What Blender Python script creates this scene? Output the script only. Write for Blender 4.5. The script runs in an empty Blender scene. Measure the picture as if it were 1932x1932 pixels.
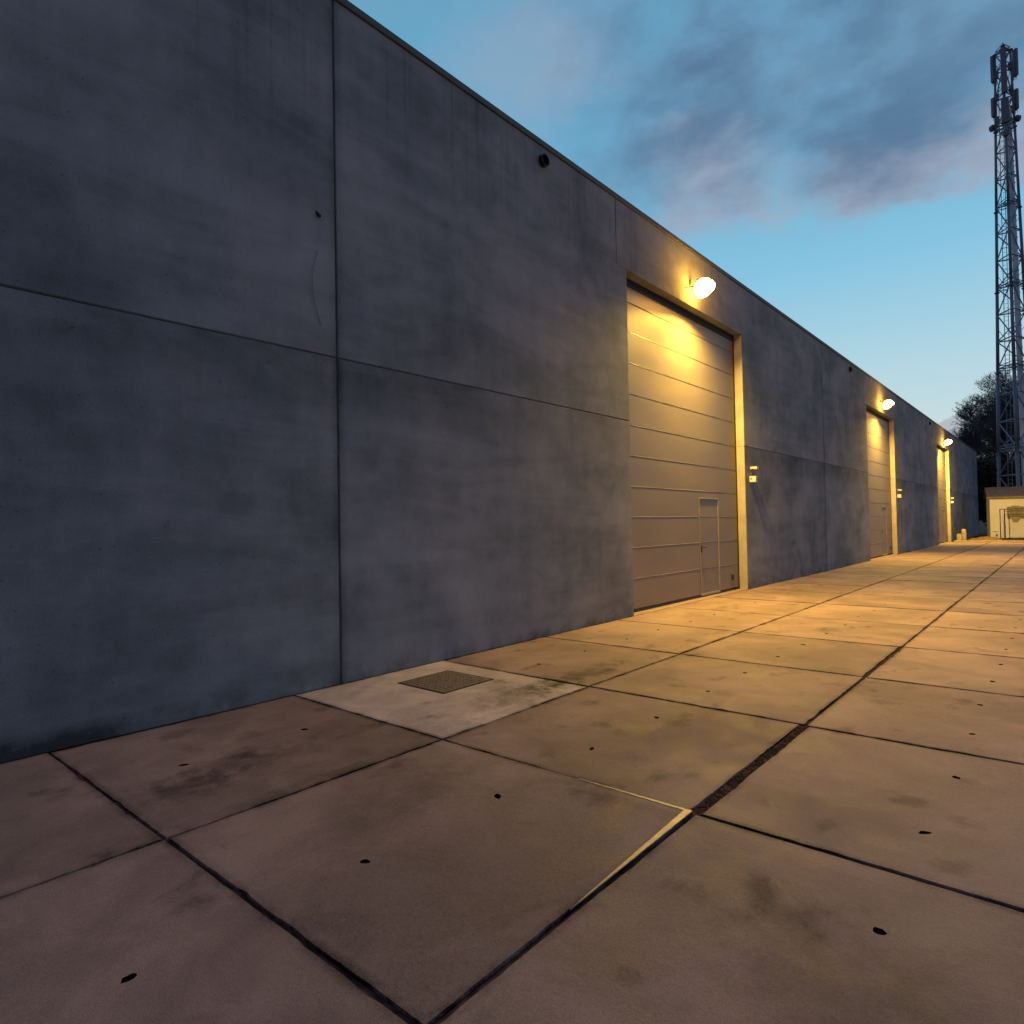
import bpy, bmesh, math, random
from mathutils import Vector, Matrix, noise as mnoise

S = bpy.context.scene
COL = S.collection
R_ = math.radians
random.seed(7)

# ------------------------------------------------------------------ camera
cam_d = bpy.data.cameras.new('camera')
cam = bpy.data.objects.new('camera', cam_d); COL.objects.link(cam)
cam_d.sensor_width = 36; cam_d.lens = 36 * 1214.81 / 1932
cam_d.clip_start = 0.05; cam_d.clip_end = 2000
yaw, pit, rol = R_(40.647), R_(1.184), R_(-1.04)
Fv = Vector((-math.sin(yaw)*math.cos(pit), math.cos(yaw)*math.cos(pit), math.sin(pit)))
Rv = Fv.cross(Vector((0, 0, 1))).normalized(); Uv = Rv.cross(Fv)
c_, s_ = math.cos(rol), math.sin(rol)
R2 = Rv*c_ + Uv*s_; U2 = Uv*c_ - Rv*s_
m = Matrix((R2, U2, -Fv)).transposed().to_4x4(); m.translation = (0, 0, 1.6)
cam.matrix_world = m
S.camera = cam

# ------------------------------------------------------------------ node helpers
class NT:
    def __init__(s, nt): s.nt = nt; s.nt.nodes.clear()
    def n(s, t, **kw):
        nd = s.nt.nodes.new(t)
        for k, v in kw.items(): setattr(nd, k, v)
        return nd
    def put(s, sock, v):
        if isinstance(v, bpy.types.NodeSocket): s.nt.links.new(v, sock)
        elif isinstance(v, (tuple, list)) and sock.type == 'RGBA' and len(v) == 3: sock.default_value = (*v, 1)
        else: sock.default_value = v
    def math(s, op, a, b=0.0, c=0.0, clamp=False):
        nd = s.n('ShaderNodeMath', operation=op, use_clamp=clamp)
        for i, v in enumerate((a, b, c)): s.put(nd.inputs[i], v)
        return nd.outputs[0]
    def vmath(s, op, a, b=None, out=0):
        nd = s.n('ShaderNodeVectorMath', operation=op); s.put(nd.inputs[0], a)
        if b is not None:
            s.put(nd.inputs[3 if op == 'SCALE' else 1], b)
        return nd.outputs[out]
    def noise(s, vec, scale, detail=4, rough=.55, dist=0.0, color=False):
        nd = s.n('ShaderNodeTexNoise'); s.put(nd.inputs['Vector'], vec)
        s.put(nd.inputs['Scale'], scale); s.put(nd.inputs['Detail'], detail); s.put(nd.inputs['Roughness'], rough); s.put(nd.inputs['Distortion'], dist)
        return nd.outputs['Color' if color else 0]
    def mr(s, v, a, b, c=0.0, d=1.0, smooth=True):
        nd = s.n('ShaderNodeMapRange', interpolation_type='SMOOTHSTEP' if smooth else 'LINEAR')
        for i, x in enumerate((v, a, b, c, d)): s.put(nd.inputs[i], x)
        return nd.outputs[0]
    def mix(s, f, a, b, mode='MIX'):
        nd = s.n('ShaderNodeMix', data_type='RGBA', blend_type=mode)
        s.put(nd.inputs[0], f); s.put(nd.inputs[6], a); s.put(nd.inputs[7], b)
        return nd.outputs[2]
    def ramp(s, f, stops):
        nd = s.n('ShaderNodeValToRGB'); cr = nd.color_ramp
        while len(cr.elements) < len(stops): cr.elements.new(.5)
        for e, (p, c) in zip(cr.elements, stops): e.position = p; e.color = (*c, 1)
        s.put(nd.inputs[0], f); return nd.outputs[0]
    def sep(s, v):
        nd = s.n('ShaderNodeSeparateXYZ'); s.put(nd.inputs[0], v); return nd.outputs
    def comb(s, x, y, z):
        nd = s.n('ShaderNodeCombineXYZ')
        for i, v in enumerate((x, y, z)): s.put(nd.inputs[i], v)
        return nd.outputs[0]

# ------------------------------------------------------------------ world: dusk sky with clouds
W = bpy.data.worlds.new('World'); S.world = W; W.use_nodes = True
w = NT(W.node_tree)
d = w.n('ShaderNodeTexCoord').outputs['Generated']
dx, dy, dz = w.sep(d)
sky = w.n('ShaderNodeTexSky', sky_type='NISHITA', sun_disc=False, sun_elevation=R_(0.5), sun_rotation=R_(-8))
base = w.ramp(w.math('MAXIMUM', dz, 0.0), [(0.0, (.66, .70, .68)), (.10, (.60, .75, .78)), (.20, (.46, .70, .80)),
        (.34, (.245, .575, .79)), (.50, (.15, .44, .66)), (.66, (.13, .38, .58)), (1.0, (.12, .20, .30))])
# away from the afterglow the sky is dull
toward = w.vmath('DOT_PRODUCT', d, (-.36, .93, .0), out=1)
glow = w.mr(toward, -.25, .62)
dull = w.mix(w.mr(dz, 0, .6), (.072, .150, .275), (.165, .152, .262))
base = w.mix(glow, dull, base)
# low slow clouds
wob = w.vmath('SCALE', w.vmath('SUBTRACT', w.noise(w.vmath('MULTIPLY', d, (1, 1, 1.6)), 3.2, 5, .58, 0.0, True), (.5, .5, .5)), .24)
wob2 = w.vmath('SCALE', w.vmath('SUBTRACT', w.noise(w.vmath('MULTIPLY', d, (1, 1, 2.0)), 11., 4, .6, 0.0, True), (.5, .5, .5)), .10)
dw = w.vmath('ADD', w.vmath('ADD', d, wob), wob2)
dw = w.vmath('MULTIPLY', dw, (1, 1, 1.5))
def blob(cx, cy, cz, r0, r1):
    dist = w.vmath('DISTANCE', dw, (cx, cy, cz*1.5), out=1)
    return w.mr(dist, r1, r0)
def addm(vals):
    t = vals[0]
    for v in vals[1:]: t = w.math('MAXIMUM', t, v)
    return t
veil = addm([blob(-.10, .86, .54, .06, .26), blob(-.28, .80, .56, .06, .27), blob(-.36, .79, .48, .03, .19), blob(-.16, .87, .455, .03, .17),
             blob(-.02, .88, .46, .03, .16), blob(-.45, .68, .60, .03, .20), blob(-.40, .55, .75, .1, .4), blob(.3, .7, .7, .1, .5)])
dark = addm([blob(-.32, .76, .585, .03, .20), w.math('MULTIPLY', blob(-.345, .79, .500, .03, .20), .95), blob(-.155, .87, .475, .03, .185),
             blob(-.16, .81, .60, .04, .22), w.math('MULTIPLY', blob(-.03, .86, .53, .02, .17), .9), w.math('MULTIPLY', blob(-.04, .89, .455, .0, .10), .7), w.math('MULTIPLY', blob(-.45, .69, .60, .0, .10), .45)])
pink = addm([blob(-.36, .815, .445, .02, .12), blob(-.29, .85, .44, .02, .10), blob(-.18, .89, .415, .02, .10), blob(-.12, .90, .41, .02, .09), blob(-.06, .905, .42, .02, .09), w.math('MULTIPLY', blob(-.52, .66, .56, .0, .14), .5)])
gap = w.math('SUBTRACT', 1.0, w.math('MULTIPLY', blob(-.262, .855, .452, .0, .085), .85))
cl = w.noise(w.vmath('MULTIPLY', d, (1, 1, 1.8)), 5.0, 5, .55, .15)
veil = w.math('MULTIPLY', veil, w.mr(cl, .30, .60, .15, 1))
dark = w.math('MULTIPLY', w.math('MULTIPLY', dark, gap), w.mr(cl, .36, .62, .18, 1))
col = w.mix(w.math('MULTIPLY', veil, .80), base, (.21, .36, .53))
col = w.mix(w.math('MULTIPLY', w.math('MULTIPLY', pink, gap), .70), col, (.42, .43, .53))
col = w.mix(w.math('MULTIPLY', dark, .84), col, (.082, .172, .305))
# low pale cloud bank just over the horizon beside the warehouse end
az = w.math('DIVIDE', dx, w.math('MAXIMUM', dy, .05))
top = w.math('ADD', .134, w.mr(w.noise(d, 14, 3), .3, .7, -.006, .006))
top = w.math('SUBTRACT', top, w.mr(az, -.105, -.16, 0, .03))
bank = w.math('MULTIPLY', w.mr(w.math('SUBTRACT', top, dz), -.0015, .004), w.mr(dy, 0, .3))
bank = w.math('MULTIPLY', bank, w.mr(az, -.26, -.12, .0, .62))
col = w.mix(bank, col, (.33, .37, .43))
col = w.mix(.06, col, w.vmath('SCALE', sky.outputs[0], .10))
bg = w.n('ShaderNodeBackground'); w.put(bg.inputs[0], col); bg.inputs[1].default_value = 1.0
out = w.n('ShaderNodeOutputWorld'); W.node_tree.links.new(bg.outputs[0], out.inputs[0])

# faint last light from the bright horizon
sd = bpy.data.lights.new('sun', 'SUN'); sd.energy = .03; sd.angle = R_(25); sd.color = (1, .85, .75)
sun = bpy.data.objects.new('sun', sd); COL.objects.link(sun)
sun.rotation_euler = (R_(80), 0, R_(180 + 8)); sun.location = (0, 0, 60)

S.view_settings.view_transform = 'Standard'; S.view_settings.look = 'None'
S.view_settings.exposure = 0; S.view_settings.gamma = 1
S.render.engine = 'CYCLES'
S.cycles.use_denoising = True
S.cycles.max_bounces = 8; S.cycles.diffuse_bounces = 3; S.cycles.glossy_bounces = 3
S.cycles.sample_clamp_indirect = 4.0
S.cycles.use_light_tree = True

# ------------------------------------------------------------------ materials
def principled(nt, base, rough=.8, metal=0.0, normal=None, spec=None, emis=None, estr=0):
    p = nt.n('ShaderNodeBsdfPrincipled')
    nt.put(p.inputs['Base Color'], base); nt.put(p.inputs['Roughness'], rough); nt.put(p.inputs['Metallic'], metal)
    if normal is not None: nt.put(p.inputs['Normal'], normal)
    if spec is not None: nt.put(p.inputs['Specular IOR Level'], spec)
    if emis is not None: nt.put(p.inputs['Emission Color'], emis); p.inputs['Emission Strength'].default_value = estr
    o = nt.n('ShaderNodeOutputMaterial'); nt.nt.links.new(p.outputs[0], o.inputs[0]); return p
def newmat(name):
    mt = bpy.data.materials.new(name); mt.use_nodes = True; return mt, NT(mt.node_tree)
def bump(nt, h, strength=.3, dist=.01):
    b = nt.n('ShaderNodeBump'); nt.put(b.inputs['Height'], h); b.inputs['Strength'].default_value = strength; b.inputs['Distance'].default_value = dist
    return b.outputs[0]
M = {}
def simple(name, c, rough=.7, metal=0.0, var=.25, scale=6.0, bmp=.1, spec=None):
    mt, t = newmat(name); P = t.n('ShaderNodeTexCoord').outputs['Object']
    nz = t.noise(P, scale, 5, .6); k = t.mr(nz, .3, .7, 1-var, 1+var)
    cc = t.mix(1.0, c, t.comb(k, k, k), 'MULTIPLY')
    principled(t, cc, t.math('ADD', rough, t.mr(nz, .3, .7, -.08, .08)), metal, bump(t, t.noise(P, scale*12, 3), bmp, .004), spec)
    M[name] = mt; return mt

def concrete_wall():
    mt, t = newmat('wall_concrete'); P = t.n('ShaderNodeNewGeometry').outputs['Position']
    oi = t.n('ShaderNodeObjectInfo'); rnd = oi.outputs['Random']
    x, y, z = t.sep(P)
    off = t.math('MULTIPLY', rnd, 37.0)
    Q = t.comb(x, t.math('ADD', y, off), t.math('ADD', z, off))
    big = t.noise(Q, .55, 5, .58, .4)
    hor = t.noise(t.vmath('MULTIPLY', Q, (1, .35, 1.7)), 1.3, 5, .6, .5)
    ver = t.noise(t.vmath('MULTIPLY', Q, (1, 3.0, .22)), 1.1, 4, .6, .2)
    mid = t.noise(Q, 3.0, 4, .6)
    fine = t.noise(Q, 60, 4, .7)
    k = t.math('ADD', t.mr(big, .28, .72, -.26, .22), t.mr(hor, .3, .7, -.17, .14))
    k = t.math('ADD', k, t.mr(ver, .3, .7, -.045, .045))
    k = t.math('ADD', k, t.mr(mid, .3, .7, -.07, .07))
    k = t.math('ADD', k, t.mr(fine, .25, .75, -.13, .13, False))
    # dark weathering band below the horizontal panel joint and splash dirt at the base
    band = t.math('MULTIPLY', t.mr(z, 2.55, 3.34, 0, 1), t.mr(z, 3.37, 3.375, 1, 0))
    band = t.math('MULTIPLY', band, t.mr(hor, .34, .64, .05, 1))
    k = t.math('SUBTRACT', k, t.math('MULTIPLY', band, .5))
    st = t.noise(t.vmath('MULTIPLY', Q, (1, 7.0, .12)), 1.6, 4, .6)
    k = t.math('SUBTRACT', k, t.math('MULTIPLY', t.math('MULTIPLY', t.mr(st, .52, .70), t.mr(z, 4.6, 7.1)), .20))
    vo = t.n('ShaderNodeTexVoronoi'); t.put(vo.inputs['Vector'], Q); vo.inputs['Scale'].default_value = 9.0
    k = t.math('SUBTRACT', k, t.math('MULTIPLY', t.mr(vo.outputs['Distance'], .05, .11, 1, 0), .30))
    dirt = t.math('MULTIPLY', t.mr(z, 0, .35, 1, 0), t.mr(mid, .40, .62, 0, 1))
    k = t.math('SUBTRACT', k, t.math('MULTIPLY', dirt, .42))
    base = t.math('MULTIPLY', t.mr(y, 1.2, 2.3, 1, 0), t.mr(z, .02, .22, 1, 0)); k = t.math('SUBTRACT', k, t.math('MULTIPLY', base, .55))
    jd = t.math('ABSOLUTE', t.math('SUBTRACT', t.math('FLOORED_MODULO', t.math('SUBTRACT', y, 3.88-8.91), 17.82), 8.91))
    k = t.math('SUBTRACT', k, t.math('MULTIPLY', t.mr(jd, .01, .11, 1, 0), t.mr(ver, .3, .7, .12, .38)))
    # old wet patch high on one panel
    run = t.math('MULTIPLY', t.mr(ver, .55, .72, 0, 1), t.mr(z, 4.2, 6.6, 0, 1))
    k = t.math('SUBTRACT', k, t.math('MULTIPLY', run, .15))
    k = t.math('ADD', k, t.mr(rnd, 0, 1, -.05, .05, False))
    k = t.math('MAXIMUM', t.math('ADD', k, 1.0), .2)
    tint = t.mix(t.mr(big, .35, .65), (.228, .250, .268), (.250, .248, .258))
    c = t.mix(1.0, tint, t.comb(k, k, k), 'MULTIPLY')
    principled(t, c, .86, 0, bump(t, t.math('ADD', fine, t.math('MULTIPLY', mid, 2.0)), .25, .006), .3)
    M['wall'] = mt
concrete_wall()

SMUDGES = [(-4.35, 2.15, .22, .5, .30), (-4.25, 1.75, .25, .3, .30), (-4.9, 2.5, .10, .12, .22), (-2.95, 2.70, .35, .35, .20), (-2.42, 4.95, .09, .10, .40), (-2.38, 4.72, .10, .12, .32),
    (-2.45, 5.85, .10, .12, .28), (-.72, 4.25, .12, .11, .38), (-.42, 3.55, .09, .08, .32), (-1.25, 6.4, .15, .16, .30), (-2.6, 10.0, .2, .25, .35), (-3.95, 5.7, .20, .9, .42), (-3.95, 4.75, .40, .75, .27),
    (-.62, 2.4, .5, .45, .18), (-2.95, 1.22, .10, .10, .15), (-1.22, 2.0, .06, .05, .25), (-3.66, 2.2, .10, 1.0, .25), (-1.9, 3.2, .5, .08, .22)]
def slab_mat():
    mt, t = newmat('slab_concrete'); P = t.n('ShaderNodeNewGeometry').outputs['Position']
    at = t.n('ShaderNodeAttribute', attribute_name='slab'); ar, ag, ab = t.sep(at.outputs['Vector'])
    x, y, z = t.sep(P)
    Q = t.comb(t.math('ADD', x, t.math('MULTIPLY', ar, 50)), y, ar)
    big = t.noise(Q, .8, 5, .6, .5); mid = t.noise(t.vmath('ADD', P, (9, 0, 0)), 2.6, 5, .62, .8); fine = t.noise(P, 45, 4, .7); grit = t.noise(P, 180, 2, .6)
    blot = t.noise(t.vmath('MULTIPLY', t.vmath('ADD', P, (3, 7, 0)), (1.5, 1, 1)), 1.9, 3, .5)
    k = t.mr(big, .28, .72, -.26, .17)
    k = t.math('ADD', k, t.mr(mid, .3, .7, -.15, .10))
    k = t.math('ADD', k, t.mr(fine, .25, .75, -.13, .13, False))
    k = t.math('ADD', k, t.mr(grit, .25, .75, -.20, .20, False))
    k = t.math('ADD', k, t.mr(ar, 0, 1, -.09, .09, False))
    sm = t.math('MULTIPLY', t.mr(blot, .57, .70), t.mr(mid, .40, .58))
    k = t.math('SUBTRACT', k, t.math('MULTIPLY', sm, .42))
    def smudge(k, sx, sy, rx, ry, a):
        u = t.math('DIVIDE', t.math('SUBTRACT', x, sx), rx); v = t.math('DIVIDE', t.math('SUBTRACT', y, sy), ry)
        dd = t.math('SQRT', t.math('ADD', t.math('MULTIPLY', u, u), t.math('MULTIPLY', v, v)))
        dd = t.math('ADD', dd, t.mr(t.noise(P, 7, 3, .6), .3, .7, -.45, .45))
        return t.math('SUBTRACT', k, t.mr(dd, .1, 1.3, a, 0))
    for sm_ in SMUDGES: k = smudge(k, *sm_)
    # tyre-worn darker lane along the wall-side joint
    lane = t.math('MULTIPLY', t.mr(t.math('ABSOLUTE', t.math('SUBTRACT', t.math('ADD', x, t.mr(mid, .3, .7, -.15, .15)), -4.0)), .12, .42, 1, 0), t.mr(big, .42, .62))
    k = t.math('SUBTRACT', k, t.math('MULTIPLY', lane, .22))
    # edges of each slab collect dirt (attribute g = distance to edge, metres)
    k = t.math('SUBTRACT', k, t.math('MULTIPLY', t.mr(ag, 0, .06, 1, 0), t.mr(t.noise(P, 2.2, 5, .7, .4), .36, .64, .08, .62)))
    k = t.math('SUBTRACT', k, t.mr(ag, .0045, .0075, .30, 0)); k = t.math('SUBTRACT', k, t.mr(ag, -.05, -.02, 1.0, 0))  # darker chamfers; socket insides blackened in the colour as depth shade
    k = t.math('MULTIPLY', k, 1.0)
    k = t.math('MAXIMUM', t.math('ADD', k, 1.0), .04)
    c0 = t.mix(t.mr(big, .3, .7), (.265, .190, .178), (.292, .208, .190))
    c0 = t.mix(ab, c0, (.56, .465, .455))
    c = t.mix(1.0, c0, t.comb(k, k, k), 'MULTIPLY')
    principled(t, c, t.mr(mid, .3, .7, .62, .85), 0, bump(t, t.math('ADD', t.math('MULTIPLY', fine, 1.2), grit), .35, .004), t.math('MULTIPLY', t.mr(ag, .003, .012, 0, 1), .28))
    M['slab'] = mt
slab_mat()

def door_mat():
    mt, t = newmat('door_metal'); P = t.n('ShaderNodeNewGeometry').outputs['Position']
    n1 = t.noise(t.vmath('MULTIPLY', P, (1, .3, 1)), 2.0, 4); n2 = t.noise(t.vmath('MULTIPLY', P, (1, 1, 30)), 30, 2)
    k = t.mr(n1, .3, .7, .92, 1.07)
    c = t.mix(1.0, (.235, .195, .168), t.comb(k, k, k), 'MULTIPLY')
    principled(t, c, t.mr(n1, .3, .7, .46, .56), .18, bump(t, n2, .05, .002), .4)
    M['door'] = mt
door_mat()
simple('sealant', (.055, .057, .062), .9, 0, .4, 5.0)
simple('seal', (.018, .017, .017), .7)
simple('alu', (.34, .31, .28), .5, .3, .08)
simple('coping', (.085, .10, .105), .7, 0, .15, 2.0)
simple('soil', (.035, .028, .022), .95, 0, .5, 8, .6)
simple('joint_soil', (.068, .045, .036), .95, 0, .5, 14, .6, 0.0)
simple('gravel', (.030, .025, .021), .9, 0, .6, 30, .4, .05)
simple('hatch', (.17, .135, .11), .85, 0, .3, 18, .6)
simple('black_plastic', (.008, .008, .009), .6)
simple('white_plastic', (.72, .70, .67), .45, 0, .05)
simple('lamp_metal', (.22, .20, .18), .45, .5)
simple('galv', (.20, .26, .31), .6, .35, .2, 3.0)
simple('galv_leg', (.17, .21, .26), .6, .35, .2, 3.0)
simple('duct', (.62, .68, .70), .7, 0, .15, 1.0)
simple('antenna', (.15, .16, .18), .6)
simple('shed_wall', (.86, .84, .80), .6, 0, .05, 1.0, .03)
simple('shed_door', (.80, .78, .73), .6, 0, .05, 1.0, .03)
simple('shed_roof', (.115, .10, .098), .8, 0, .2, 2.0, .2)
simple('olive_grey', (.30, .26, .17), .7)
simple('dark_rail', (.05, .045, .035), .6, .4)
simple('sill', (.27, .20, .18), .85, 0, .2, 5, .3)
simple('bright_reveal', (.43, .40, .37), .85, 0, .12, 3, .2)
simple('kerb', (.45, .38, .30), .85, 0, .2, 5, .3)
simple('mound', (.17, .11, .055), .95, 0, .4, 4, .5)
simple('bark', (.035, .030, .027), .95, 0, .3, 5, .5)
simple('twig', (.085, .088, .095), .95, 0, .3, 5, .2)
simple('steel', (.40, .35, .28), .6, .5, .25, 9.0)
simple('hall_wall', (.20, .21, .22), .8, 0, .1, .3)
simple('roof_membrane', (.14, .14, .145), .9, 0, .15, .3)
simple('pale_sheet', (.86, .88, .90), .7, 0, .06, .2)
def leafmat(name, c):
    mt, t = newmat(name); P = t.n('ShaderNodeNewGeometry').outputs['Position']
    oi = t.noise(P, 1.4, 3); f = t.noise(P, 9, 2); k = t.math('ADD', t.mr(oi, .3, .7, .6, 1.4), t.mr(f, .3, .7, -.3, .3))
    principled(t, t.mix(1.0, c, t.comb(k, k, k), 'MULTIPLY'), .6, 0, None, .3); M[name] = mt
leafmat('ivy', (.060, .072, .066)); leafmat('evergreen', (.028, .036, .024))
def grass_ground():
    mt, t = newmat('rough_ground'); P = t.n('ShaderNodeNewGeometry').outputs['Position']
    a = t.noise(P, .5, 6, .65); b = t.noise(P, 9, 4, .7)
    c = t.mix(t.mr(a, .42, .6), (.040, .040, .022), (.075, .055, .035))
    k = t.mr(b, .3, .7, .6, 1.4)
    principled(t, t.mix(1.0, c, t.comb(k, k, k), 'MULTIPLY'), .95, 0, bump(t, b, .8, .05), .2); M['ground'] = mt
grass_ground()
mt, t = newmat('lamp_glass'); LAMP_E = 3900.0
e = t.n('ShaderNodeEmission'); e.inputs[0].default_value = (1.0, .60, .085, 1); e.inputs[1].default_value = LAMP_E
o = t.n('ShaderNodeOutputMaterial'); mt.node_tree.links.new(e.outputs[0], o.inputs[0]); M['glass'] = mt

mt, t = newmat('lamp_halo')
e = t.n('ShaderNodeEmission'); e.inputs[0].default_value = (1.0, .47, .05, 1); e.inputs[1].default_value = 95.0  # glow added to imitate the bloom around the lamp
o = t.n('ShaderNodeOutputMaterial'); mt.node_tree.links.new(e.outputs[0], o.inputs[0]); M['halo'] = mt

# ------------------------------------------------------------------ mesh helpers
def link(name, me, mat, parent=None):
    ob = bpy.data.objects.new(name, me); COL.objects.link(ob)
    if mat is not None: me.materials.append(M[mat] if isinstance(mat, str) else mat)
    if parent is not None: ob.parent = parent
    return ob
def fin(name, bm, mat, parent=None, smooth=False):
    me = bpy.data.meshes.new(name); bmesh.ops.recalc_face_normals(bm, faces=bm.faces[:]); bm.to_mesh(me); bm.free()
    if smooth:
        for p in me.polygons: p.use_smooth = True
    return link(name, me, mat, parent)
def tag(o, label=None, cat=None, group=None, kind=None):
    if label: o['label'] = label
    if cat: o['category'] = cat
    if group: o['group'] = group
    if kind: o['kind'] = kind
    return o
def empty(name, loc, label, cat, group=None, rz=0):
    o = bpy.data.objects.new(name, None); COL.objects.link(o); o.location = loc; o.rotation_euler = (0, 0, rz); o.empty_display_size = .3
    return tag(o, label, cat, group)
def box(bm, x0, x1, y0, y1, z0, z1, bev=0.0, mtx=None):
    r = bmesh.ops.create_cube(bm, size=1.0)
    vs = r['verts']
    for v in vs: v.co = Vector((x0 + (v.co.x+.5)*(x1-x0), y0 + (v.co.y+.5)*(y1-y0), z0 + (v.co.z+.5)*(z1-z0)))
    if bev > 0:
        es = list({e for v in vs for e in v.link_edges})
        rr = bmesh.ops.bevel(bm, geom=es, offset=bev, segments=2, profile=.6, affect='EDGES')
        vs = list({v for f in rr['faces'] for v in f.verts} | {v for v in vs if v.is_valid})
    if mtx is not None:
        bmesh.ops.transform(bm, matrix=mtx, verts=vs)
def tube(bm, a, b, r0, r1=None, n=8, caps=True):
    r1 = r0 if r1 is None else r1
    a, b = Vector(a), Vector(b); ax = (b-a)
    if ax.length < 1e-6: return
    ax.normalize(); u = ax.orthogonal().normalized(); v = ax.cross(u)
    A = [bm.verts.new(a + (u*math.cos(2*math.pi*i/n) + v*math.sin(2*math.pi*i/n))*r0) for i in range(n)]
    B = [bm.verts.new(b + (u*math.cos(2*math.pi*i/n) + v*math.sin(2*math.pi*i/n))*r1) for i in range(n)]
    for i in range(n): bm.faces.new((A[i], A[(i+1) % n], B[(i+1) % n], B[i]))
    if caps: bm.faces.new(A[::-1]); bm.faces.new(B)
def prism_x(bm, pts, x0, x1, bev=0.0):
    """polygon in (y,z) extruded in x; x1 is the visible face"""
    f0 = [bm.verts.new((x0, y, z)) for y, z in pts]; f1 = [bm.verts.new((x1, y, z)) for y, z in pts]
    n = len(pts); bm.faces.new(f0[::-1]); F = bm.faces.new(f1)
    for i in range(n): bm.faces.new((f0[i], f0[(i+1) % n], f1[(i+1) % n], f1[i]))
    if bev: bmesh.ops.bevel(bm, geom=list(F.edges), offset=bev, segments=1, affect='EDGES')

# ------------------------------------------------------------------ the setting
XW = -5.682; ZT = 7.24; ZM = 3.37
YEND = 68.5; MOD = 17.82
# far ground
bm = bmesh.new(); g = 900
vs = [bm.verts.new(v) for v in ((-g, -g, -.03), (g, -g, -.03), (g, g, -.03), (-g, g, -.03))]; bm.faces.new(vs)
tag(fin('ground', bm, 'ground'), kind='structure')
# bed below the slabs, seen in the joints
bm = bmesh.new(); box(bm, XW-.28, 12.6, -12.5, 51.0, -.2, -.010)
tag(fin('joint_bed', bm, 'joint_soil'), kind='structure')

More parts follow.
